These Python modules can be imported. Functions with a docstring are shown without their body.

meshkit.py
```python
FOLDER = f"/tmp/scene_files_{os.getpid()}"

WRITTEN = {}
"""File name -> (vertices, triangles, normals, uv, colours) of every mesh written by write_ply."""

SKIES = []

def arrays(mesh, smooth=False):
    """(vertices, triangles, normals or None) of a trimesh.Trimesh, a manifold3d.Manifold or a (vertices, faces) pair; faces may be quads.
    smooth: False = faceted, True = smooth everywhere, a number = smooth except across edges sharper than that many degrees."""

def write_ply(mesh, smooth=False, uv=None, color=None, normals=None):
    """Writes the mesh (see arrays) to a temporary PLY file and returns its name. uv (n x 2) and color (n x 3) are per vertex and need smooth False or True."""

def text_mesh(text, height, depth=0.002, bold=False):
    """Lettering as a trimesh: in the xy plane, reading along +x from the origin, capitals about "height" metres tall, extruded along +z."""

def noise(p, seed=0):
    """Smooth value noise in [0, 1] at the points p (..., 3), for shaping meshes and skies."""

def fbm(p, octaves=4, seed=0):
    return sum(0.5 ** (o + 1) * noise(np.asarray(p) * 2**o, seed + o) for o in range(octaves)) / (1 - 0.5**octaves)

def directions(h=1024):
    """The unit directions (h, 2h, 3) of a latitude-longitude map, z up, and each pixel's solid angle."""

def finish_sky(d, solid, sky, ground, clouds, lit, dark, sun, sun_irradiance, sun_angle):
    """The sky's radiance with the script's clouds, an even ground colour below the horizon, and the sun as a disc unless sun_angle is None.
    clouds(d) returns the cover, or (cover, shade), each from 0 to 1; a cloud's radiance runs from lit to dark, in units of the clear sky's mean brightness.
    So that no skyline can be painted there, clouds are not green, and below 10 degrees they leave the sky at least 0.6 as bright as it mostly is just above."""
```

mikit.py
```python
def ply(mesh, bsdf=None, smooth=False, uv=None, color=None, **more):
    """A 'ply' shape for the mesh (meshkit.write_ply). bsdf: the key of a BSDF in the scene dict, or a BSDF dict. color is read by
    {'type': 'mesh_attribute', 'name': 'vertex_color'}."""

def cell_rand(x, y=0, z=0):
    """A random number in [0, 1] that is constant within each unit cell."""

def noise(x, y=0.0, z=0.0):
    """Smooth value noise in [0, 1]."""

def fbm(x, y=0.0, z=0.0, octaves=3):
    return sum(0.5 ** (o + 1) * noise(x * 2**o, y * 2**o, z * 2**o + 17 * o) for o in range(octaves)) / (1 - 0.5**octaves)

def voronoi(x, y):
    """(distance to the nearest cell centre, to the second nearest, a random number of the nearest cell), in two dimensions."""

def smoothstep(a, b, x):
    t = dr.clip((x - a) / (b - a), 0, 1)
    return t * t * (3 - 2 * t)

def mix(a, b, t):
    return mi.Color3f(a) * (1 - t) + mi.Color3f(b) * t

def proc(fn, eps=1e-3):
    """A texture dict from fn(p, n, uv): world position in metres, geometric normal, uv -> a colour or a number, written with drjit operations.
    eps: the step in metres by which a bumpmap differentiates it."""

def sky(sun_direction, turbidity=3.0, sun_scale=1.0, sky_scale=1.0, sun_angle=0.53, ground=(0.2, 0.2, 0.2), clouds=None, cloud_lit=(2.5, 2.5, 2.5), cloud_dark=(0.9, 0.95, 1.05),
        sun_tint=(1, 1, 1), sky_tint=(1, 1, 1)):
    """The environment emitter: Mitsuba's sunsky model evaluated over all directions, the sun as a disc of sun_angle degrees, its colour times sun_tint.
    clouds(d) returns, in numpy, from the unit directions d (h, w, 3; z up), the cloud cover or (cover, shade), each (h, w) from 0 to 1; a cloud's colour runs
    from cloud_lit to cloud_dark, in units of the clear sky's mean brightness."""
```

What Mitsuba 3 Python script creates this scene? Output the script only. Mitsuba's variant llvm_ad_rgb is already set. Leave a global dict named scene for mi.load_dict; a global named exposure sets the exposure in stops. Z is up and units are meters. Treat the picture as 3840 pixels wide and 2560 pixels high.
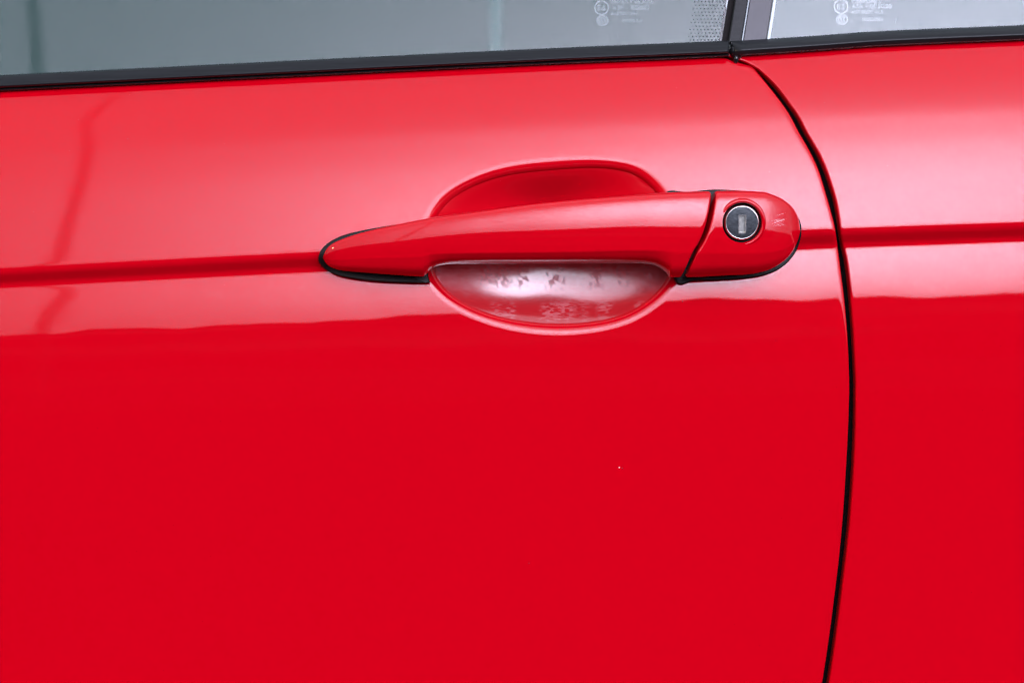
import math
import numpy as np
import trimesh
import manifold3d as m3
from scipy.spatial import Delaunay
from scipy.interpolate import CubicSpline, PchipInterpolator
import drjit as dr
import mitsuba as mi
import mikit
import meshkit

T = mi.ScalarTransform4f
scene, labels = {}, {}
rng = np.random.default_rng(7)

# ------------------------------------------------------------------ camera, sky, exposure
CAM_D, CAM_Z, MM = 750.0, 0.85, 0.001            # camera 0.75 m from the door skin, 0.85 m above ground
scene['camera'] = {
    'type': 'thinlens', 'aperture_radius': 0.0052, 'focus_distance': 0.738, 'fov_axis': 'x', 'fov': 2 * math.degrees(math.atan(256 / CAM_D)),
    'to_world': T().look_at(origin=[0, -CAM_D * MM, CAM_Z], target=[0, 0, CAM_Z], up=[0, 0, 1]),
    'near_clip': 0.02, 'far_clip': 2000.0}
exposure = 4.47

GLOW_AZ, GLOW_EL = 18.5, 16.0                    # the bright cloud bank: degrees right of straight behind the camera, and above the horizon
SUN_AZ, SUN_EL = -66.0, 12.0                     # the veiled sun, low on the left
SUN = np.array([math.sin(math.radians(SUN_AZ)), -math.cos(math.radians(SUN_AZ)), math.tan(math.radians(SUN_EL))])
SUN /= np.linalg.norm(SUN)
GLOW = np.array([math.sin(math.radians(GLOW_AZ)), -math.cos(math.radians(GLOW_AZ)), math.tan(math.radians(GLOW_EL))])
GLOW /= np.linalg.norm(GLOW)


def haze_sky(d):
    """A closed hazy overcast with one bright bank of thin cloud, falling off to plain grey."""
    az = np.degrees(np.arctan2(d[..., 0], -d[..., 1])) - GLOW_AZ
    az = (az + 180) % 360 - 180
    el = np.degrees(np.arcsin(np.clip(d[..., 2], -1, 1)))
    wob = meshkit.fbm(d * np.array([2.2, 2.2, 5.0]) + 3.1, 3, 5) - 0.5
    ang = np.degrees(np.arccos(np.clip(d @ GLOW, -1, 1)))
    g = 0.93 * np.exp(-(az / 25.0) ** 2 - ((el - GLOW_EL) / 14.0) ** 2) + 0.07 * np.exp(-(ang / 48.0) ** 2)
    t = np.clip((el - 52) / 36.0, 0, 1)
    g = g + 0.03 * t * t * (3 - 2 * t)            # an overcast sky is brighter overhead
    return np.ones(ang.shape), np.clip(1.0 - g * (1 + 0.3 * wob) + 0.02 * wob, 0, 1)


scene['sky'] = mikit.sky(SUN.tolist(), turbidity=5, sun_scale=0.05, sun_angle=2.0, sky_scale=1.0, ground=(0.03, 0.03, 0.03),
                         clouds=haze_sky, cloud_lit=(8.9, 8.7, 10.9), cloud_dark=(0.41, 0.45, 0.52))

# ------------------------------------------------------------------ materials


def ref(k):
    return {'type': 'ref', 'id': k}


def ease(t):
    t = min(max(t, 0.0), 1.0)
    return t * t * (3 - 2 * t)


def rgb(*c):
    return {'type': 'rgb', 'value': list(c)}


def two(b):
    return {'type': 'twosided', 'bsdf': b}


RED = (0.69, 0.0001, 0.0155)
scene['paint'] = two({'type': 'roughplastic', 'distribution': 'beckmann', 'alpha': 0.003, 'int_ior': 1.5, 'nonlinear': True, 'diffuse_reflectance': rgb(*RED)})
sm, fbm, noise = mikit.smoothstep, mikit.fbm, mikit.noise


def flecks(p, n, uv):
    """Where the worn clear layer in the recess has lifted: fine ragged runs (world metres)."""
    x, z = p.x * 1000, (p.z - CAM_Z) * 1000
    n2 = fbm(x * 0.62 + 0.2 * z, z * 0.5, 9.0, 4)
    runs = fbm(x * 0.16, z * 0.03, 21.0, 2)
    top = sm(24, 31, z)
    return 0.8 * sm(0.46, 0.60, n2) * sm(0.44, 0.60, runs) * top * (1 - sm(42, 46, z)) + 0.03


def streaks(p, n, uv):
    """Pale dried water streaks along the lower lip of the recess."""
    x, z = p.x * 1000, (p.z - CAM_Z) * 1000
    n2 = fbm(x * 0.5, z * 1.6, 2.0, 4)
    runs = fbm(x * 0.11, z * 0.02, 33.0, 2)
    band = sm(9, 11, z) * (1 - sm(18, 22, z))
    return 0.17 * sm(0.40, 0.68, n2) * sm(0.42, 0.64, runs) * band + (0.02 + 0.16 * sm(19, 30, z) * fbm(x * 0.3, z * 0.3, 1.0, 3)) * (1 - sm(42, 46, z))


_bare = two({'type': 'roughplastic', 'distribution': 'beckmann', 'alpha': 0.006, 'int_ior': 1.5, 'nonlinear': True, 'diffuse_reflectance': rgb(*RED)})
_gloss = two({'type': 'roughplastic', 'distribution': 'ggx', 'alpha': 0.022, 'int_ior': 1.9, 'nonlinear': True, 'diffuse_reflectance': rgb(*RED)})
scene['dusty_paint'] = {'type': 'blendbsdf', 'weight': mikit.proc(streaks),
                        'a': {'type': 'blendbsdf', 'weight': mikit.proc(flecks), 'a': {'type': 'blendbsdf', 'weight': mikit.proc(lambda p, n, uv: 1 - sm(41, 46, (p.z - CAM_Z) * 1000)), 'a': _bare, 'b': _gloss},
                              'b': two({'type': 'principled', 'base_color': rgb(0.40, 0.025, 0.04), 'roughness': 0.45, 'specular': 0.4})},
                        'b': two({'type': 'principled', 'base_color': rgb(0.72, 0.42, 0.47), 'roughness': 0.4, 'specular': 0.5})}
scene['trim_black'] = two({'type': 'principled', 'base_color': mikit.proc(lambda p, n, uv: mikit.mix((0.006, 0.007, 0.008), (0.012, 0.014, 0.016), fbm(p.x * 60, p.y * 300, p.z * 900, 3))), 'roughness': 0.36, 'specular': 0.22})
scene['gloss_black'] = two({'type': 'principled', 'base_color': rgb(0.008, 0.008, 0.009), 'roughness': 0.12, 'specular': 0.5})
scene['rubber'] = two({'type': 'principled', 'base_color': mikit.proc(lambda p, n, uv: mikit.mix((0.006, 0.005, 0.005), (0.012, 0.010, 0.010), fbm(p.x * 400, p.y * 400, p.z * 400, 3))), 'roughness': 0.45, 'specular': 0.15})
scene['seal_dark'] = two({'type': 'principled', 'base_color': rgb(0.006, 0.004, 0.004), 'roughness': 0.7, 'specular': 0.2})
scene['pillar_grey'] = two({'type': 'principled', 'base_color': rgb(0.045, 0.045, 0.055), 'roughness': 0.3, 'specular': 0.5})
scene['bright_edge'] = two({'type': 'principled', 'base_color': rgb(0.36, 0.41, 0.43), 'roughness': 0.35, 'metallic': 0.4})
scene['steel'] = two({'type': 'principled', 'metallic': 1.0, 'anisotropic': 0.0,
                      'base_color': mikit.proc(lambda p, n, uv: mikit.mix((0.13, 0.15, 0.17), (0.36, 0.40, 0.43), fbm(p.x * 900, p.y * 300, p.z * 1300, 4))),
                      'roughness': mikit.proc(lambda p, n, uv: 0.10 + 0.16 * fbm(p.x * 1500 + p.z * 700, p.y * 100, p.z * 1500, 3))})
scene['shutter_grey'] = two({'type': 'principled', 'metallic': 0.6, 'base_color': mikit.proc(lambda p, n, uv: mikit.mix((0.11, 0.115, 0.11), (0.34, 0.34, 0.31), fbm(p.x * 1200, 0, p.z * 700, 3))), 'roughness': 0.45})
scene['steel_edge'] = two({'type': 'principled', 'metallic': 1.0, 'base_color': rgb(0.62, 0.60, 0.57), 'roughness': 0.2})
scene['glass_front'] = {'type': 'thindielectric', 'int_ior': 1.5, 'specular_transmittance': rgb(0.08, 0.145, 0.135)}
scene['glass_rear'] = {'type': 'thindielectric', 'int_ior': 1.5, 'specular_transmittance': rgb(0.26, 0.33, 0.34)}
scene['etched'] = two({'type': 'principled', 'base_color': rgb(0.27, 0.32, 0.345), 'roughness': 0.6})
scene['etched_light'] = two({'type': 'principled', 'base_color': rgb(0.54, 0.60, 0.63), 'roughness': 0.6})
scene['chip'] = two({'type': 'principled', 'base_color': rgb(0.72, 0.50, 0.52), 'roughness': 0.6})
scene['pale_teal'] = two({'type': 'principled', 'base_color': rgb(0.55, 0.80, 0.78), 'roughness': 0.4})
scene['scuff_glint'] = two({'type': 'principled', 'base_color': rgb(0.80, 0.42, 0.47), 'roughness': 0.3, 'specular': 0.8})  # pale colour carries the sun glint caught in the lacquer scratches
scene['frit'] = two({'type': 'principled', 'base_color': rgb(0.03, 0.035, 0.04), 'roughness': 0.5})
scene['cabin_dark'] = two({'type': 'principled', 'base_color': rgb(0.03, 0.03, 0.032), 'roughness': 0.8, 'specular': 0.2})
scene['asphalt'] = two({'type': 'principled', 'base_color': mikit.proc(lambda p, n, uv: mikit.mix((0.010, 0.010, 0.011), (0.075, 0.072, 0.072), sm(0.50, 0.64, fbm(p.x * 0.12, p.y * 0.55 + 4.0, 0, 4)) * sm(3.0, 14.0, -p.y))), 'roughness': 0.9, 'specular': 0.0})
scene['post_grey'] = two({'type': 'principled', 'base_color': rgb(0.05, 0.06, 0.055), 'roughness': 0.6})

# ------------------------------------------------------------------ helpers
K = 512.0 / 3840.0                                # mm on the door plane per photo pixel


def U(px, py, h=0.0):
    """Photo pixel at height h (mm, outwards from the door plane) -> x, z in mm."""
    s = K * (CAM_D - h) / CAM_D
    return (np.asarray(px, float) - 1920) * s, -(np.asarray(py, float) - 1280) * s


def world(x, z, h):
    x, z, h = np.broadcast_arrays(np.asarray(x, float), np.asarray(z, float), np.asarray(h, float))
    return np.stack([x * MM, -h * MM, z * MM + CAM_Z], -1)


def put(key, mesh, bsdf, smooth=False, **more):
    scene[key] = mikit.ply(mesh, bsdf, smooth, **more)


def loft(rings, closed=True, caps=True):
    """rings (n, m, 3) -> mesh; end rings closed by fans."""
    rings = np.asarray(rings, float)
    n, m = rings.shape[:2]
    v = rings.reshape(-1, 3)
    i, j = np.meshgrid(np.arange(n - 1), np.arange(m if closed else m - 1), indexing='ij')
    a, b = i * m + j, i * m + (j + 1) % m
    f = np.concatenate([np.stack([a, b, b + m], -1).reshape(-1, 3), np.stack([a, b + m, a + m], -1).reshape(-1, 3)])
    if caps and closed:
        c0, c1 = len(v), len(v) + 1
        v = np.vstack([v, rings[0].mean(0), rings[-1].mean(0)])
        k = np.arange(m)
        k2 = (k + 1) % m
        f = np.vstack([f, np.stack([np.full(m, c0), k2, k], -1), np.stack([np.full(m, c1), k + (n - 1) * m, k2 + (n - 1) * m], -1)])
    t = trimesh.Trimesh(v, f, process=False)
    if closed and caps and t.volume < 0:
        t.invert()
    return t


def curve(pts, kind='cubic'):
    p = np.asarray(pts, float)
    return PchipInterpolator(p[:, 0], p[:, 1]) if kind == 'pchip' else CubicSpline(p[:, 0], p[:, 1])


# ------------------------------------------------------------------ the body side as a height field (mm)
crease_px = curve([(-4500, 1250), (-700, 1077), (0, 1040), (1195, 981), (3130, 893), (3840, 866), (4500, 842), (6800, 760)], 'pchip')
_cx = np.linspace(-800, 600, 600)
crease_z = CubicSpline(_cx, -(crease_px(_cx / K + 1920) - 1280) * K)

# outward normal's elevation (degrees) against distance above the crease centre (mm)
_prof = np.array([(-400, -4.0), (-240, -5.5), (-160, -5.5), (-100, -5.0), (-60, -3.2), (-42, -2.2), (-34, -1.7), (-30.5, -0.9), (-27.5, 0.6), (-22, 2.6), (-14, 4.9), (-8.5, 6.6), (-6.4, 6.0), (-5.2, 1.0), (-4.2, -7.0),
                  (-2.8, -22.0), (-1.2, -40.0), (0.6, -40.0), (2.2, -22.0), (3.8, -7.0), (5.0, -1.0), (6.3, 4.3), (9, 5.2), (22, 6.3), (40, 8.6), (54, 11.0), (58, 11.3), (66, 14.6), (80, 18), (95, 21.5), (120, 27)])
_w = np.linspace(-400, 120, 10401)
_n = PchipInterpolator(_prof[:, 0], _prof[:, 1])(_w)
_H = np.concatenate([[0], np.cumsum(-np.tan(np.radians((_n[1:] + _n[:-1]) / 2)) * np.diff(_w))])
_H -= np.interp(0, _w, _H)
Hprof = CubicSpline(_w, _H)
R_PLAN = 5200.0


def base_h(x, z):
    x, z = np.asarray(x, float), np.asarray(z, float)
    w = z - crease_z(np.clip(x, -800, 600))
    d = 3.2 * np.exp(-((x - 92.0) / 32.0) ** 2) + 0.9 * np.sin(x / 17.0 + 1.0) * np.sin(x / 41.0) + 0.45 * np.sin(x / 6.3) * np.sin(x / 23.0 + 2.0)      # the skin is never quite true
    w = w - d * np.exp(-((w + 30.0) / 14.0) ** 2)
    return Hprof(np.clip(w, -400, 120)) - x * x / (2 * R_PLAN)


def peel(x, z):
    """Orange peel and slow waviness of painted sheet metal, a few microns."""
    p = np.stack([x / 3.4, z / 2.3, np.zeros_like(x)], -1)
    q = np.stack([x / 38.0, z / 11.0, np.ones_like(x)], -1)
    f = np.stack([x / 55.0, z / 2.6, 2 * np.ones_like(x)], -1)
    return 0.0013 * (meshkit.noise(f, 6) - 0.5) + 0.0036 * (meshkit.fbm(p, 2, 3) - 0.5) + 0.018 * (meshkit.fbm(q, 2, 8) - 0.5)


def onsurf(px, py, dh=0.0):
    """Photo pixels -> x, z, h on the body side."""
    h = 0.0
    for _ in range(5):
        x, z = U(px, py, h)
        h = base_h(x, z) + dh
    return x, z, h


# recess outline, polar about its centre
rim_px = np.array([(1585, 930), (1590, 860), (1612, 806), (1662, 742), (1735, 692), (1850, 645), (2000, 617), (2180, 605), (2310, 612), (2405, 640), (2462, 684), (2505, 738), (2545, 820), (2570, 910),
                   (2550, 1000), (2510, 1076), (2456, 1133), (2378, 1184), (2245, 1225), (2090, 1238), (1950, 1226), (1810, 1190), (1705, 1138), (1642, 1085), (1603, 1020)], float)
rx, rz, rh = onsurf(rim_px[:, 0], rim_px[:, 1])
RC = np.array(U(2070, 925))
ang = np.arctan2(rz - RC[1], rx - RC[0])
o = np.argsort(ang)
rad = np.hypot(rx - RC[0], rz - RC[1])[o]
ang = ang[o]
rimR = CubicSpline(np.append(ang, ang[0] + 2 * np.pi), np.append(rad, rad[0]), bc_type='periodic')


def rim_d(x, z):
    """Signed distance (about) to the recess rim, negative inside."""
    dx, dz = x - RC[0], z - RC[1]
    return np.hypot(dx, dz) - rimR(np.mod(np.arctan2(dz, dx) - ang[0], 2 * np.pi) + ang[0])


D_OUT, D_IN, DROP = 3.5, -3.4, 4.2


def lip(d):
    s = np.clip((D_OUT - d) / (D_OUT - D_IN), 0, 0.999)
    return -DROP * (1 - np.sqrt(1 - s ** 2.5)) - 0.25 * np.exp(-np.maximum(d - D_OUT, 0) / 4.0) * 0


# shut line (photo pixels): door edge and the panel's lip
door_edge = curve([(205, 2690), (228, 2752), (240, 2792), (248, 2818), (276, 2846), (322, 2884), (370, 2922), (426, 2961), (495, 2998), (564, 3038), (640, 3073), (717, 3097), (787, 3117), (851, 3133), (930, 3144),
                   (1000, 3153), (1147, 3171), (1335, 3184), (1446, 3187), (1625, 3182), (1700, 3178), (1881, 3167), (2078, 3150), (2237, 3131), (2440, 3104), (2560, 3085), (2800, 3046), (3000, 3010), (4000, 2820)], 'pchip')
panel_edge = curve([(y_, x_ - (11 if y_ < 900 else 8)) if y_ > 240 else (y_, x_ - 6) for y_, x_ in [(196, 2700), (220, 2762), (234, 2800), (246, 2830), (262, 2856), (290, 2888), (325, 2922), (352, 2944), (391, 2972), (439, 3005), (495, 3034), (596, 3090), (679, 3122), (771, 3148), (835, 3158), (899, 3167),
                    (978, 3182), (1112, 3198), (1312, 3212), (1446, 3217), (1580, 3216), (1700, 3212), (1930, 3197), (2155, 3172), (2413, 3139), (2560, 3117), (2800, 3078), (3000, 3042), (4000, 2852)]], 'pchip')
belt = curve([(-4500, 560), (-700, 378), (0, 344), (1200, 285), (2100, 242), (2680, 217), (2772, 212), (3080, 192), (3270, 178), (3840, 153), (4500, 124), (6800, 20)], 'pchip')   # bottom edge of the black trims


def edge_xz(fn, ys):
    x, z, h = onsurf(fn(ys), ys)
    return x, z


def panel_mesh(side):
    """side -1: the door (left of its edge); +1: the panel behind the shut line."""
    fn = door_edge if side < 0 else panel_edge
    r_edge, d_edge = (3.3, 1.5) if side < 0 else (1.25, 1.2)      # width and depth of the rolled edge
    ys = np.concatenate([np.arange(206 if side < 0 else 197, 300, 2.0), np.arange(300, 3900, 4.0)])
    ex, ez = edge_xz(fn, ys)
    order = np.argsort(ez)
    exz = CubicSpline(ez[order], ex[order])
    slope = np.gradient(ex, ez)
    cosf = CubicSpline(ez[order], (1 / np.sqrt(1 + slope ** 2))[order])
    bx = np.linspace(-720, 560, 400)
    tx, tz, _ = onsurf(bx / K + 1920, belt(bx / K + 1920) - 22)
    topz = CubicSpline(tx, tz)
    zlo = -330.0
    pts = []
    # rows follow the crease; rows are dense near it
    ws = np.concatenate([np.arange(-390, -235, 4.0), np.arange(-235, -60, 1.3), np.arange(-60, -12, 0.8), np.arange(-12, 12, 0.4), np.arange(12, 118, 0.8)])
    x0, x1 = (-330.0, 190.0) if side < 0 else (100.0, 330.0)
    xs = np.arange(x0, x1, 1.0)
    xs = np.concatenate([np.arange(-660, -330, 6.0), xs]) if side < 0 else np.concatenate([xs, np.arange(334, 540, 6.0)])
    X, W = np.meshgrid(xs, ws)
    X[::2] += 0.5
    Z = W + crease_z(X)
    t = side * (X - exz(np.clip(Z, ez.min(), ez.max()))) * cosf(np.clip(Z, ez.min(), ez.max()))
    keep = (t > 4.2) & (Z > zlo) & (Z < topz(X))
    if side < 0:
        keep &= rim_d(X, Z) > 8.0
    pts.append(np.stack([X[keep], Z[keep]], -1))
    # columns along the shut line
    offs = r_edge * np.array([0, .02, .06, .13, .23, .37, .55, .78, 1.0]) if side < 0 else r_edge * np.array([0, .015, .05, .11, .2, .33, .5, .72, 1.0])
    offs = np.append(offs, np.linspace(r_edge + .35, max(4.0, r_edge + .8), 5))
    zc = np.concatenate([np.arange(zlo + .3, 100, 0.8), np.arange(100, ez.max(), 0.4)])
    for t_ in offs:
        cx = exz(zc) + side * t_ / cosf(zc)
        k = zc < topz(cx)
        pts.append(np.stack([cx[k], zc[k]], -1))
    if side < 0:
        th = np.linspace(-np.pi, np.pi, 1400, endpoint=False)
        dd = np.concatenate([[D_IN, D_IN + .02, D_IN + .08, D_IN + .2, D_IN + .4], np.arange(D_IN + .7, D_OUT + .3, 0.35), np.arange(D_OUT + .5, 7.9, 0.7)])
        for k_, d_ in enumerate(dd):
            a = th + (k_ % 2) * np.pi / 1400
            R = rimR(np.mod(a - ang[0], 2 * np.pi) + ang[0]) + d_
            pts.append(np.stack([RC[0] + R * np.cos(a), RC[1] + R * np.sin(a)], -1))
    P = np.vstack(pts)
    tri = Delaunay(P).simplices
    c = P[tri].mean(1)
    zcl = np.clip(c[:, 1], ez.min(), ez.max())
    tt = side * (c[:, 0] - exz(zcl)) * cosf(zcl)
    ok = (tt > 0) & (c[:, 1] < topz(c[:, 0]) + .5)
    if side < 0:
        ok &= rim_d(c[:, 0], c[:, 1]) > D_IN
    tri = tri[ok]
    x, z = P[:, 0], P[:, 1]
    h = base_h(x, z) + peel(x, z)
    t = side * (x - exz(np.clip(z, ez.min(), ez.max()))) * cosf(np.clip(z, ez.min(), ez.max()))
    s = np.clip(1 - t / r_edge, 0, 1)
    h = h - d_edge * (1 - np.sqrt(np.maximum(1 - s ** 2.4, 0)))
    if side < 0:
        h = h + lip(rim_d(x, z))
    v = world(x, z, h)
    a, b = P[tri[:, 1]] - P[tri[:, 0]], P[tri[:, 2]] - P[tri[:, 0]]
    flip = (a[:, 0] * b[:, 1] - a[:, 1] * b[:, 0]) < 0
    tri[flip] = tri[flip][:, ::-1]
    # the folded flange running back from the edge
    cx = exz(zc)
    k = zc < topz(cx)
    fx, fz = cx[k], zc[k]
    hs = base_h(fx, fz) - d_edge
    rows = [world(fx, fz, hs - q) for q in ((0, 1.0, 3.0, 7.0, 14.0) if side < 0 else (0, .8, 2.0, 3.5, 5.0))]
    fl = loft(rows, closed=False)
    n0 = fl.face_normals.mean(0)
    if n0[0] * side > 0:
        fl.invert()
    used = np.unique(tri)
    remap = np.full(len(v), -1)
    remap[used] = np.arange(len(used))
    body = trimesh.Trimesh(v[used], remap[tri], process=False)
    return trimesh.util.concatenate([body, fl]), (fx, fz)


door, (gx, gz) = panel_mesh(-1)
put('car__door', door, 'paint', True)
rear, _ = panel_mesh(+1)
put('car__rear_panel', rear, 'paint', True)

# dark rubber channel behind the shut line
ys = np.arange(200, 3900, 20.0)
ex, ez = edge_xz(door_edge, ys)
rows = [world(ex - 9, ez, base_h(ex, ez) - 13.5), world(ex - 1, ez, base_h(ex, ez) - 12.5), world(ex + 3, ez, base_h(ex, ez) - 12.5), world(ex + 7, ez, base_h(ex, ez) - 6.4), world(ex + 16, ez, base_h(ex, ez) - 6.6)]
put('car__door_seal', loft(rows, closed=False), 'seal_dark', True)

# recess cup
th = np.linspace(-np.pi, np.pi, 720, endpoint=False)
Rr = rimR(np.mod(th - ang[0], 2 * np.pi) + ang[0]) + D_IN + 0.15
rho = np.concatenate([np.linspace(0, .9, 60), np.linspace(.91, 1, 24)])
rings = []
for r_ in rho:
    x, z = RC[0] + r_ * Rr * np.cos(th), RC[1] + r_ * Rr * np.sin(th)
    xe, ze = RC[0] + Rr * np.cos(th), RC[1] + Rr * np.sin(th)
    hb = base_h(xe, ze)
    flat = np.mean(hb)
    cu, cv = np.abs(np.cos(th)), np.abs(np.sin(th))
    pv = np.where(np.sin(th) > 0, 2.3, 4.2)
    bowl = (r_ * cu) ** 1.9 + (r_ * cv) ** pv + (1 - cu ** 1.9 - cv ** pv) * r_ ** 8
    rings.append(world(x, z, flat * (1 - r_ ** 3) + hb * r_ ** 3 - DROP + 0.35 - 8.5 * (1 - bowl) - 7.5 * np.where(np.sin(th) > 0, 16 * (r_ * cv) ** 2 * (1 - r_) ** 2, 0)))
cup = loft(rings, closed=True, caps=False)
if cup.face_normals[:, 1].mean() > 0:
    cup.invert()
put('car__door__recess_cup', cup, 'dusty_paint', True)

# stone chips in the lacquer: tiny raised flakes
for k, (px, py, rr_) in enumerate([(2322, 1752, .55), (2334, 1754, .3), (1983, 2110, .3), (478, 521, .38), (2908, 1278, .3), (2560, 1130, .32)]):
    a_ = np.linspace(0, 2 * np.pi, 9, endpoint=False)
    x, z, _ = onsurf(px, py)
    ro = rr_ * rng.uniform(.6, 1.2, 9)
    o_ = np.stack([x + ro * np.cos(a_), z + .7 * ro * np.sin(a_)], -1)
    i_ = (o_ - [x, z]) * .7 + [x, z]
    put('car__door__paint_chip' + (f'_{k:03d}' if k else ''), loft([world(o_[:, 0], o_[:, 1], base_h(o_[:, 0], o_[:, 1]) - .1), world(i_[:, 0], i_[:, 1], base_h(i_[:, 0], i_[:, 1]) + .06)]), 'chip')

# ------------------------------------------------------------------ the handle
top_px = curve([(1212, 966), (1219, 948), (1240, 921), (1285, 898), (1383, 868), (1500, 842), (1620, 819), (1800, 793), (2000, 766), (2200, 747), (2400, 732), (2520, 725), (2650, 721), (2760, 719), (2850, 722), (2912, 741), (2955, 768), (2982, 803), (2995, 845), (2997, 868)], 'pchip')
bot_px = curve([(1212, 969), (1220, 985), (1240, 1002), (1280, 1014), (1360, 1022), (1480, 1031), (1585, 1037), (1600, 1026), (1622, 1004), (1655, 994), (1700, 989), (1900, 988), (2200, 987), (2390, 987), (2440, 991), (2475, 1004), (2500, 1024), (2512, 1040),
                (2570, 1040), (2700, 1034), (2800, 1029), (2870, 1016), (2925, 990), (2965, 953), (2988, 908), (2997, 874)], 'pchip')
front_h = curve([(1212, 4.5), (1222, 8), (1250, 11.5), (1320, 15), (1500, 20.5), (1800, 26), (2200, 29), (2400, 28.3), (2600, 26.3), (2760, 24.6), (2860, 22.6), (2930, 18.8), (2970, 14), (2990, 9.5), (2997, 6)], 'pchip')
back_h = curve([(1212, 1), (1580, 1), (1610, 4), (1650, 7.5), (1700, 9), (2000, 10.5), (2390, 10), (2440, 8), (2480, 4), (2510, 1), (2997, 1)], 'pchip')
# where the front face turns through upright, and the soft ridge low on it
mid_px = curve([(1212, 966), (1250, 940), (1497, 904), (1800, 868), (2147, 848), (2367, 833), (2627, 831), (2700, 831), (2800, 834), (2900, 845), (2997, 870)], 'pchip')
ridge_px = curve([(1212, 965), (1280, 968), (1584, 953), (2147, 946), (2367, 940), (2605, 942), (2800, 945), (2900, 938), (2960, 915), (2997, 872)], 'pchip')
# slanted split between grip and end cap: offset of x from 2665 against q (0 bottom, 1 top)
split = curve([(-.05, -108), (0, -103), (.12, -82), (.3, -48), (.55, -22), (.8, -8), (1.0, 0), (1.1, 2)], 'pchip')

# section control points: (q over the height, p: 1 front .. 0 at the full side depth)
SEC = np.array([(0.12, 0.0), (0.03, 0.06), (0.00, 0.2), (0.014, 0.46), (0.06, 0.72), (0.16, 0.895), (0.21, 0.938), (0.28, 0.958), (0.42, 0.985), (0.60, 1.0), (0.74, 0.988), (0.84, 0.965), (0.92, 0.92), (0.97, 0.80), (0.997, 0.55), (0.99, 0.28)])
tt_ = np.linspace(0, 1, len(SEC))
qs_, ps_ = PchipInterpolator(tt_, SEC[:, 0]), CubicSpline(tt_, SEC[:, 1])
tv = np.linspace(0, 1, 90)
QV, PV = np.clip(qs_(tv), 0, 1), ps_(tv)
PV[PV > 1] = 1
NB = 14


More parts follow.
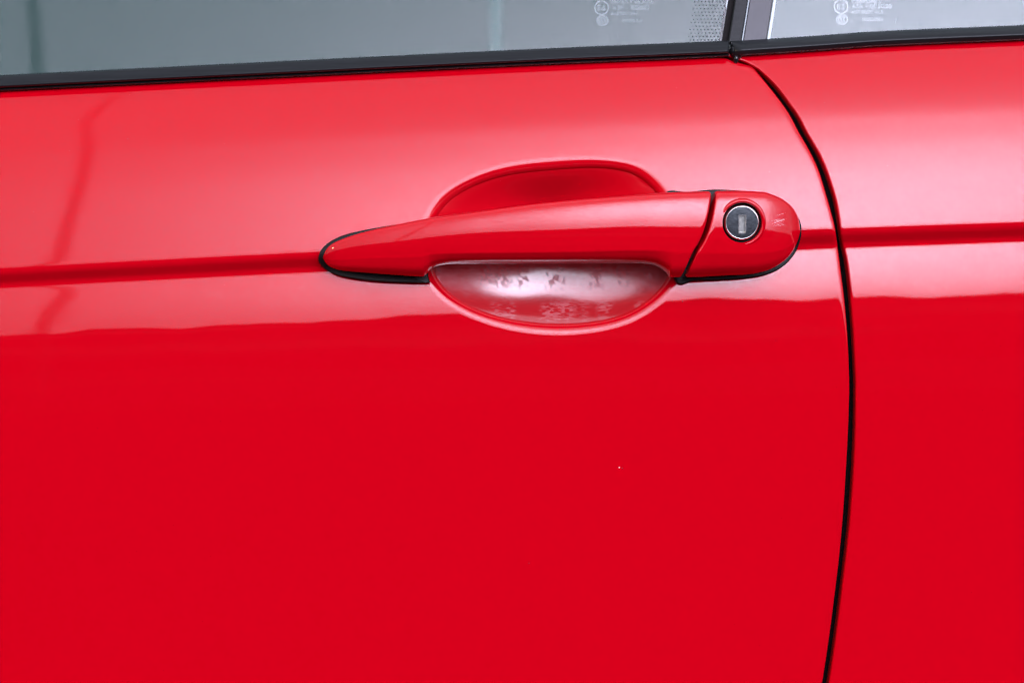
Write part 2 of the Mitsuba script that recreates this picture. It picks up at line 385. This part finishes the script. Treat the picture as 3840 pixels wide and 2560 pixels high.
def section(X, shear_amt, shrink=0.0):
    """One ring of the handle at station X (photo px)."""
    q = np.concatenate([QV, np.linspace(QV[-1] - .03, QV[0] + .04, NB)])
    x = X + shear_amt * split(q)
    hf, hb = front_h(np.clip(x, 1212, 2997)), back_h(np.clip(x, 1212, 2997))
    Tn = np.minimum(17.0, np.minimum(.66 * hf, hf - 1))
    hb = np.minimum(hb, hf - Tn + .3)
    h = np.concatenate([hf[:len(QV)] - (1 - PV) * Tn[:len(QV)], hb[len(QV):]])
    zt, zb = top_px(np.clip(x, 1212, 2997)), bot_px(np.clip(x, 1212, 2997))
    xc = np.clip(x, 1212, 2997)
    fm, fr = (np.clip((c(xc) - zt) / np.maximum(zb - zt, .1), lo, hi) for c, lo, hi in ((mid_px, .3, .58), (ridge_px, .62, .9)))
    qa = np.where(q < .21, q / .21 * (1 - fr), np.where(q < .6, 1 - fr + (q - .21) / .39 * (fr - fm), 1 - fm + (q - .6) / .4 * fm))
    py = zb + qa * (zt - zb)
    if shrink:
        cy, ch = (zt + zb) / 2, (hf + hb) / 2
        hy = np.maximum(np.abs(zt - zb) / 2, 1)
        py = cy + (py - cy) * np.maximum(1 - shrink / K / hy, 0.05)
        h = ch + (h - ch) * np.maximum(1 - shrink / np.maximum((hf - hb) / 2, .5), .05)
    # outlines are seen at about 40 % of the depth
    xx, zz = U(x, py, np.minimum(0.5 * hf, 17))
    off = base_h(xx, zz) * 0.0
    return world(xx, zz, h + off + BASE)


BASE = 0.0
stations = np.concatenate([1212 + 60 * (1 - np.cos(np.linspace(0.06, np.pi / 2, 26))), np.arange(1276, 1570, 6), np.arange(1570, 1710, 2.5), np.arange(1710, 2380, 8), np.arange(2380, 2530, 2.5), np.arange(2530, 2650, 5)])
rings = [section(X, float(np.clip((X - 2250) / 400, 0, 1))) for X in stations]
for dx, sh in ((-9, .04), (-6, .22), (-3.5, .55), (-2.4, .95), (-2, 1.6)):
    rings.append(section(2660 + dx, 1.0, sh))
grip = loft(rings)
put('car__door_handle__grip', grip, 'paint', 50)

cap_st = np.concatenate([np.arange(2690, 2900, 5), 2997 - 97 * (1 - np.sin(np.linspace(0, np.pi / 2 - .05, 34)))])
rings = []
for dx, sh in ((2, 1.6), (2.4, .95), (3.5, .55), (6, .22), (9, .04)):
    rings.append(section(2671 + dx, 1.0 - dx / 325, sh))
rings += [section(X, float(np.clip(1 - (X - 2671) / 325, 0, 1))) for X in cap_st]
cap = loft(rings)
LOCK_PX, LOCK_R = (2783, 835), 67 * K * 0.96
hq = 24.2
lx, lz = U(*LOCK_PX, hq)
TILT = 6.0                                         # the lock face looks slightly down


def lathe(profile, segs=96):
    """profile (r, y outwards) in mm -> mesh about the lock axis, placed."""
    a = np.linspace(0, 2 * np.pi, segs, endpoint=False)
    rings = [np.stack([r * np.cos(a), np.full(segs, y), r * np.sin(a)], -1) for r, y in profile]
    return rings


def lock_place(v, h0):
    """local (x right, y outwards, z up) mm -> world, tilted down a little."""
    c, s = math.cos(math.radians(TILT)), math.sin(math.radians(TILT))
    v = np.asarray(v, float)
    y2, z2 = v[..., 1] * c + v[..., 2] * s, v[..., 2] * c - v[..., 1] * s
    return world(lx + v[..., 0], lz + z2, h0 + y2)


def lathe_mesh(profile, h0, caps=True, segs=96):
    return loft([lock_place(r, h0) for r in lathe(profile, segs)], True, caps)


def to_man(t):
    t = trimesh.Trimesh(t.vertices, t.faces, process=True)
    return m3.Manifold(m3.Mesh(np.asarray(t.vertices, np.float32), np.asarray(t.faces, np.uint32)))


cm = to_man(cap)
bore = to_man(lathe_mesh([(LOCK_R * 1.13, -14), (LOCK_R * 1.13, 20)], hq))
if cm.num_tri() > 0:
    cm = cm - bore
    mm = cm.to_mesh()
    cap = trimesh.Trimesh(mm.vert_properties[:, :3], mm.tri_verts, process=False)
put('car__door_handle__end_cap', cap, 'paint', 42)
# moulded rim round the lock, bore wall, lock barrel
R = LOCK_R
rimp = [(R * 1.115, -13), (R * 1.115, 0.0)] + [(R * 1.115 + 0.9 * (1 - math.cos(a)), 0.9 * math.sin(a)) for a in np.linspace(.2, math.pi / 2, 8)] + \
       [(R * 1.115 + 0.9 + 1.1 * math.sin(a), 0.9 - 1.1 * (1 - math.cos(a))) for a in np.linspace(.15, 1.25, 8)] + [(R * 1.42, -3.0), (R * 1.42, -9)]
put('car__door_handle__lock_rim', lathe_mesh(rimp, hq - .35, caps=False), 'paint', 40)
disc = to_man(lathe_mesh([(R * .86, -12), (R * .88, -10), (R * .88, -.40), (R * .60, -.36), (R * .3, -.34)], hq))
put('car__door_handle__lock_bezel', lathe_mesh([(R * .885, -8), (R * .885, -.42), (R * .90, -.36), (R * .93, -.40), (R * .965, -.62), (R * .99, -1.1), (R * 1.0, -1.8), (R * 1.0, -8)], hq, caps=False), 'steel_edge', 40)
put('car__door_handle__lock_seal', lathe_mesh([(R * 1.0, -4.2), (R * 1.05, -3.6), (R * 1.114, -3.4)], hq, caps=False), 'seal_dark', True)


def lock_box(x0, x1, z0, z1, y0, y1):
    b = trimesh.creation.box((x1 - x0, y1 - y0, z1 - z0))
    b.apply_translation(((x0 + x1) / 2, (y0 + y1) / 2, (z0 + z1) / 2))
    return trimesh.Trimesh(lock_place(b.vertices, hq), b.faces[:, ::-1], process=False)


def pos(t):
    if t.volume < 0:
        t.invert()
    return t


sx0, sx1, sz0, sz1 = -13.5 * K * .96, 15.5 * K * .96, -41 * K * .96, 29 * K * .96
disc = disc - to_man(pos(lock_box(sx0, sx1, sz0, sz1, -6, 3)))
mm = disc.to_mesh()
put('car__door_handle__lock_cylinder', trimesh.Trimesh(mm.vert_properties[:, :3], mm.tri_verts, process=False), 'steel', 30)
put('car__door_handle__lock_shutter', pos(lock_box(sx0 - .2, sx1 + .2, sz0 - .2, sz1 + .2, -4.5, -1.5)), 'shutter_grey')
e = .42
frame = trimesh.util.concatenate([pos(lock_box(*b, -3, -.12)) for b in ((sx0 - .05, sx0 + e, sz0, sz1), (sx1 - e, sx1 + .05, sz0, sz1), (sx0 + e, sx1 - e, sz0 - .05, sz0 + e), (sx0 + e, sx1 - e, sz1 - e, sz1 + .05))])
put('car__door_handle__key_slot_frame', frame, 'steel_edge')

# sun glint on the scratched lacquer beside the lock, laid on as pale strips
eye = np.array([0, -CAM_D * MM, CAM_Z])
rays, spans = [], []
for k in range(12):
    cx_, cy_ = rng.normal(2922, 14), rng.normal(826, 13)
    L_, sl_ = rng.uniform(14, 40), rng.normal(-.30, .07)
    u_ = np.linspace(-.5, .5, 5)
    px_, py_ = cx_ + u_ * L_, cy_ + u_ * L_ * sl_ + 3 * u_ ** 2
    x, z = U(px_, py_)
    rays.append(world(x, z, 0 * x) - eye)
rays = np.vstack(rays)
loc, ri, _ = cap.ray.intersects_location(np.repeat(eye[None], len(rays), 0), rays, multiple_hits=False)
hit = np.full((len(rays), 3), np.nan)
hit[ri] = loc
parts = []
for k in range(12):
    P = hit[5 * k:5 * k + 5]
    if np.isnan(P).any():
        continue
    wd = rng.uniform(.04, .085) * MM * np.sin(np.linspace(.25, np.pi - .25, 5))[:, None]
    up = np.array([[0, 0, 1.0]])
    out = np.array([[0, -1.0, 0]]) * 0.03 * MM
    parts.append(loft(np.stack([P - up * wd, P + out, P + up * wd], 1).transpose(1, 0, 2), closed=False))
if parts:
    put('car__door_handle__scuff_glint', trimesh.util.concatenate(parts), 'scuff_glint', True)

# black base gaskets, lying on the door skin
def gasket(outer_px, lift, name, inset=1.0):
    from shapely.geometry import Polygon
    x, z, h = onsurf(np.array(outer_px, float)[:, 0], np.array(outer_px, float)[:, 1], lift)
    n = len(x)
    tpar = np.arange(n + 1)
    fx, fz = CubicSpline(tpar, np.append(x, x[0]), bc_type='periodic'), CubicSpline(tpar, np.append(z, z[0]), bc_type='periodic')
    u = np.linspace(0, n, 360, endpoint=False)
    ox, oz = fx(u), fz(u)
    tx, tz = fx(u, 1), fz(u, 1)
    L = np.hypot(tx, tz)
    nx, nz = -tz / L, tx / L
    if Polygon(np.stack([ox + .1 * nx, oz + .1 * nz], -1)).area > Polygon(np.stack([ox, oz], -1)).area:
        nx, nz = -nx, -nz
    rings = []
    for ins, dh in ((0, -lift - 4), (0, -.9), (.12, -.45), (.4, -.12), (.8, 0), (2.2, .1)):
        X, Z = ox + ins * nx, oz + ins * nz
        rings.append(world(X, Z, base_h(X, Z) + lift + dh))
    put(name, loft(rings, True, True), 'rubber', 35)


gasket([(1600, 1061), (1500, 1060), (1400, 1054), (1320, 1044), (1258, 1030), (1218, 1008), (1196, 984), (1194, 960), (1208, 931), (1243, 902), (1302, 877), (1392, 857), (1500, 839), (1590, 850), (1602, 950), (1606, 1040)], 4.0, 'car__door_handle__base_gasket')
gasket([(2535, 1054), (2505, 900), (2494, 733), (2560, 718), (2660, 711), (2760, 713), (2850, 722), (2925, 745), (2975, 785), (3003, 835), (3006, 880), (2992, 930), (2960, 978), (2915, 1013), (2850, 1036), (2760, 1047), (2660, 1052), (2590, 1056)], 3.2, 'car__door_handle__base_gasket_001')

# ------------------------------------------------------------------ black window trims along the beltline
def trim(name, x_from, x_to, prof, bsdf, yoff=0.0, step=30, round_l=0, round_r=0):
    xs = np.unique(np.concatenate([np.arange(x_from, x_to, step), [x_to], np.linspace(x_to - 40, x_to, 12), np.linspace(x_from, x_from + 40, 12)]))
    rings = []
    for px in xs:
        s = 1.0
        if round_r and px > x_to - round_r:
            s = math.sqrt(max(1 - ((px - x_to + round_r) / round_r) ** 2, 0)) * .92 + .08
        if round_l and px < x_from + round_l:
            s = math.sqrt(max(1 - ((x_from + round_l - px) / round_l) ** 2, 0)) * .92 + .08
        x, z, h = onsurf(px, belt(px) + yoff)
        P = np.asarray(prof, float)
        rings.append(world(x, z + P[:, 0], h + np.where(P[:, 1] > 0, P[:, 1] * s, P[:, 1])))
    put(name, loft(rings), bsdf, 28)


P1 = [(0, -12), (0, 2.2), (.15, 2.9), (.5, 3.2), (.85, 2.8), (.95, 2.2), (1.1, 2.3), (1.3, 4.6), (1.5, 5.4), (1.8, 5.8), (2.2, 5.8), (4.0, 5.0), (6.6, 3.4), (7.0, 2.9), (8.0, 1.2), (8.5, -.2), (8.6, -12)]
trim('car__window_trim', -2900, 2733, P1, 'trim_black', round_r=14)
P2 = [(0, -12), (0, 2.6), (.2, 3.6), (.7, 4.2), (1.3, 4.7), (1.7, 5.2), (2.1, 5.3), (2.6, 5.2), (3.6, 4.8), (5.0, 3.6), (6.2, 2.0), (7.4, 0), (8.4, -2.2), (8.8, -4), (8.9, -12)]
trim('car__window_trim_001', 2742, 5900, P2, 'trim_black', round_l=40)
# little rubber plug where the trims meet
ps = trimesh.creation.icosphere(3, 1.0)
x, z, h = onsurf(2757, 196)
v = ps.vertices * [3.4, 3.4, 3.6]
v[:, 0] += np.where(v[:, 2] < 0, .35 * -v[:, 2], 0)
plug = trimesh.Trimesh(world(x + v[:, 0], z + v[:, 2] - .3, h + 1.0 - v[:, 1]), ps.faces[:, ::-1], process=False)
x, z, h = onsurf(2759, 222)
v2 = ps.vertices * [1.5, 1.8, 2.4]
plug2 = trimesh.Trimesh(world(x + v2[:, 0], z + v2[:, 2], h + .5 - v2[:, 1]), ps.faces[:, ::-1], process=False)
put('car__trim_joint', trimesh.util.concatenate([plug, plug2]), 'gloss_black', True)

# ------------------------------------------------------------------ windows, pillar
GT = math.tan(math.radians(10.2))                    # the glass leans in 24 degrees


def glass_pt(px, py, dh=0.0):
    """Photo pixels -> point on the leaning glass plane, lifted dh mm."""
    x0, z0, h0 = onsurf(px, belt(px) - 60)
    h = h0 - 3.0 + dh
    for _ in range(8):
        x, z = U(px, py, h)
        h = h0 - 3.0 + dh - (z - z0) * GT + x * x * 0.000047
    return x, z, h


def glass_sheet(name, x_lo, x_hi, bsdf, n=60, slant=(0, 0), dh=0.0, y_lo=None):
    """A pane from below the trim to well above the frame. slant: px shift of each side between y=150 and y=0."""
    rows = []
    for py in (None, 60, -60, -240, -520, -900):
        row = []
        for a in np.linspace(0, 1, n):
            px = x_lo + a * (x_hi - x_lo)
            y = belt(px) - 40 if py is None else py
            sl = slant[0] + a * (slant[1] - slant[0])
            px2 = px + sl * (150 - y) / 150
            x0, z0, h0 = onsurf(px2, belt(px2) - 60)
            h = h0 - 3.0 + dh
            for _ in range(8):
                x, z = U(px2, y, h)
                h = h0 - 3.0 + dh - (z - z0) * GT
            row.append(world(x, z, h + x * x * 0.000047))
        rows.append(row)
    put(name, loft(np.array(rows), closed=False), bsdf, True)


glass_sheet('car__front_window', -2900, 2706, 'glass_front', slant=(0, 24))
glass_sheet('car__rear_window', 2880, 5900, 'glass_rear', slant=(24, 24))


def strip(name, xa, xb, bsdf, dh, thick=2.0, bevel=.35, slant=24, y_bot=160):
    """An upright bar of the pillar between photo columns xa and xb (at y = 150), leaning back with the glass."""
    rings = []
    for py in (y_bot, 60, -60, -240, -520, -900):
        pts = []
        for px, hh in ((xa, -thick), (xa, -bevel), (xa + bevel / K * .5, -bevel * .25), (xa + bevel / K, 0), (xb - bevel / K, 0), (xb - bevel / K * .5, -bevel * .25), (xb, -bevel), (xb, -thick)):
            p2 = px + slant * (150 - py) / 150
            x0, z0, h0 = onsurf(p2, belt(2790) - 60)
            h = h0 - 3.0 + dh
            for _ in range(8):
                x, z = U(p2, py, h)
                h = h0 - 3.0 + dh - (z - z0) * GT + x * x * 0.000047
            pts.append(world(x, z, h + hh))
        rings.append(pts)
    put(name, loft(np.array(rings)), bsdf, 20)


strip('car__pillar_trim', 2700, 2786, 'seal_dark', -4.5, 5)
strip('car__pillar_trim__glass_channel', 2733, 2781, 'trim_black', -.6, 3, .5)
strip('car__pillar_trim__bead', 2782, 2787, 'bright_edge', -.9, 3, .2)
strip('car__pillar_trim__cover', 2788, 2874, 'pillar_grey', -.2, 3, .4)
strip('car__rear_window__edge', 2875, 2890, 'bright_edge', .1, 3, .4)
strip('car__front_window__edge', 2701, 2707, 'bright_edge', .15, 1.0, .15)

# printed dots along the rear end of the front glass
quads, fcs = [], []
a8 = np.linspace(0, 2 * np.pi, 8, endpoint=False)
for r_ in range(-6, 13):
    for c_ in range(9):
        py = 8 + r_ * 13.0
        px = 2585 + c_ * 13.5 + (r_ % 2) * 6.7 + 24 * (150 - py) / 150 - 3
        if py > 152:
            continue
        rad_ = (4.2 - .22 * abs(c_ - 5)) * K
        x, z, h = glass_pt(px, py, .12)
        i0 = len(quads) * 8
        quads.append(np.stack([x + rad_ * np.cos(a8), z + rad_ * np.sin(a8), h - rad_ * np.sin(a8) * GT], -1))
        fcs += [(i0, i0 + k, i0 + k + 1) for k in range(1, 7)]
q = np.vstack(quads)
put('car__front_window__dot_band', trimesh.Trimesh(world(q[:, 0], q[:, 1], q[:, 2]), np.array(fcs), process=False), 'frit')


# etched approval marks
def mark(name, cx, cy, lines, ring_text, bsdf):
    """Rings, letters and figures etched in the glass, placed about photo pixel (cx, cy)."""
    parts = []

    def add(mesh2d, px, py, sc=1.0):
        v = np.asarray(mesh2d.vertices)
        X = px + v[:, 0] / K
        Y = py - v[:, 1] / K
        xx, zz, hh = glass_pt(X, Y, .06)
        parts.append(trimesh.Trimesh(world(xx, zz, hh + v[:, 2] * .2), mesh2d.faces, process=False))

    def ring(px, py, r, wd, sx=1.0, a0=0, a1=360):
        a = np.radians(np.linspace(a0, a1, 40))
        o_, i_ = np.stack([r * sx * np.cos(a), r * np.sin(a), a * 0], -1), np.stack([(r - wd) * sx * np.cos(a), (r - wd) * np.sin(a), a * 0], -1)
        add(loft([o_, i_], closed=False), px, py)

    ring(cx, cy, 3.6, .45)
    add(meshkit.text_mesh(ring_text, 2.6, .05), cx - 17, cy + 10)
    ring(cx + 3, cy + 48, 2.6, .35, 1.15)
    for k in range(3):
        ring(cx + 2 + 8 * k, cy + 48, 1.9 - .25 * k, .4, 1.0, 100, 260)
    for (tx, px, py, hgt) in lines:
        add(meshkit.text_mesh(tx, hgt, .05), px, py)
    put(name, trimesh.util.concatenate(parts), bsdf)


mark('car__front_window__maker_mark', 2256, 30, [('SAFETY GLASS', 2290, 14, 2.1), ('43R - 00082', 2298, 38, 2.1), ('AS2 M2 157', 2290, 58, 1.6), ('E000176', 2336, 84, 1.6)], 'E6', 'etched')
mark('car__rear_window__maker_mark', 3154, 26, [('TEMPERED', 3190, 12, 2.1), ('43R - 001020', 3194, 32, 2.1), ('AS3 M273 AL3', 3192, 52, 1.6), ('E000230', 3232, 80, 1.7), ('/', 3356, 84, 2.2)], 'E1', 'etched_light')

# ------------------------------------------------------------------ what is behind the glass: the far side of the cabin, and the ground
bx = trimesh.creation.box((3.0, 0.05, 0.40))
bx.apply_translation((0, 1.52, 0.72))
fl = trimesh.creation.box((3.0, 1.42, 0.05))
fl.apply_translation((0, 0.80, 0.40))
fe = trimesh.creation.box((0.011, 0.02, 1.1))
fe.apply_translation((-0.024, 1.5, 1.45))
put('car__far_window_edge', fe, 'pale_teal')
put('car__cabin', trimesh.util.concatenate([bx, fl]), 'cabin_dark')

g = 400.0
put('ground', trimesh.Trimesh([(-g, -g, 0), (g, -g, 0), (g, g, 0), (-g, g, 0)], [(0, 1, 2), (0, 2, 3)], process=False), 'asphalt')

# a slender bare tree across the yard, mirrored as a soft upright stripe in the paint and the glass
TREE_Z = np.linspace(0, 13, 90)
TREE_AZ = PchipInterpolator([0, 2.6, 3.7, 4.5, 5.3, 6.2, 8, 13], [-24.8, -24.9, -25.7, -26.9, -28.5, -30.4, -32, -33])(TREE_Z)


def tree_axis(z_):
    az_ = math.radians(float(np.interp(z_, TREE_Z, TREE_AZ)))
    return 5.35 * math.tan(az_), -5.35


def twig(p0, p1, r0, r1, sway=0.0, k=5):
    t_ = np.linspace(0, 1, k)[:, None]
    c_ = np.asarray(p0) * (1 - t_) + np.asarray(p1) * t_
    c_[:, 0] += sway * np.sin(np.pi * t_[:, 0])
    a_ = np.linspace(0, 2 * np.pi, 5, endpoint=False)
    r_ = r0 * (1 - t_) + r1 * t_
    return loft(np.stack([c_[:, None, 0] + r_ * np.cos(a_), c_[:, None, 1] + r_ * np.sin(a_), np.repeat(c_[:, 2:3], 5, 1)], -1))


rings = []
a12 = np.linspace(0, 2 * np.pi, 12, endpoint=False)
for z_ in np.linspace(0, 12.0, 34):
    cx_, cy_ = tree_axis(z_)
    rr_ = 0.036 - 0.002 * z_
    rings.append(np.stack([cx_ + rr_ * np.cos(a12), cy_ + rr_ * np.sin(a12), np.full(12, z_)], -1))
put('slender_tree__trunk', loft(rings), 'post_grey', 30)
tw = []
for k in range(40):
    z0 = rng.uniform(10.6, 12.0)
    xa, ya = tree_axis(z0)
    a_, l_ = rng.uniform(0, 2 * np.pi), rng.uniform(.3, .8)
    tw.append(twig((xa, ya, z0), (xa + l_ * .7 * math.cos(a_), ya + l_ * .7 * math.sin(a_), z0 + l_ + .3), .016, .004, rng.normal(0, .03)))
put('slender_tree__twigs', trimesh.util.concatenate(tw), 'post_grey')
labels['slender_tree'] = {'label': 'slender bare tree mirrored as a soft stripe at the left of the red door', 'category': 'tree'}
labels['slender_tree__twigs'] = {'kind': 'stuff'}

# ------------------------------------------------------------------ labels
labels['car'] = {'label': 'glossy red car side with door handle, key lock and dark window trim', 'category': 'car'}
labels['ground'] = {'label': 'dark asphalt under the red car', 'kind': 'structure'}
labels['sky'] = {'kind': 'structure'}
labels['car__door_handle__grip'] = {'label': 'red bowed grip tapering to the left'}
labels['car__door_handle__end_cap'] = {'label': 'rounded red end cap holding the lock'}
labels['car__door__recess_cup'] = {'label': 'dusty water-marked recess behind the handle'}
labels['car__window_trim'] = {'label': 'black trim under the front window'}
labels['car__window_trim_001'] = {'label': 'black trim under the rear window, right of the pillar'}
labels['car__front_window__maker_mark'] = {'label': 'pale etched approval mark with E6 in a ring'}
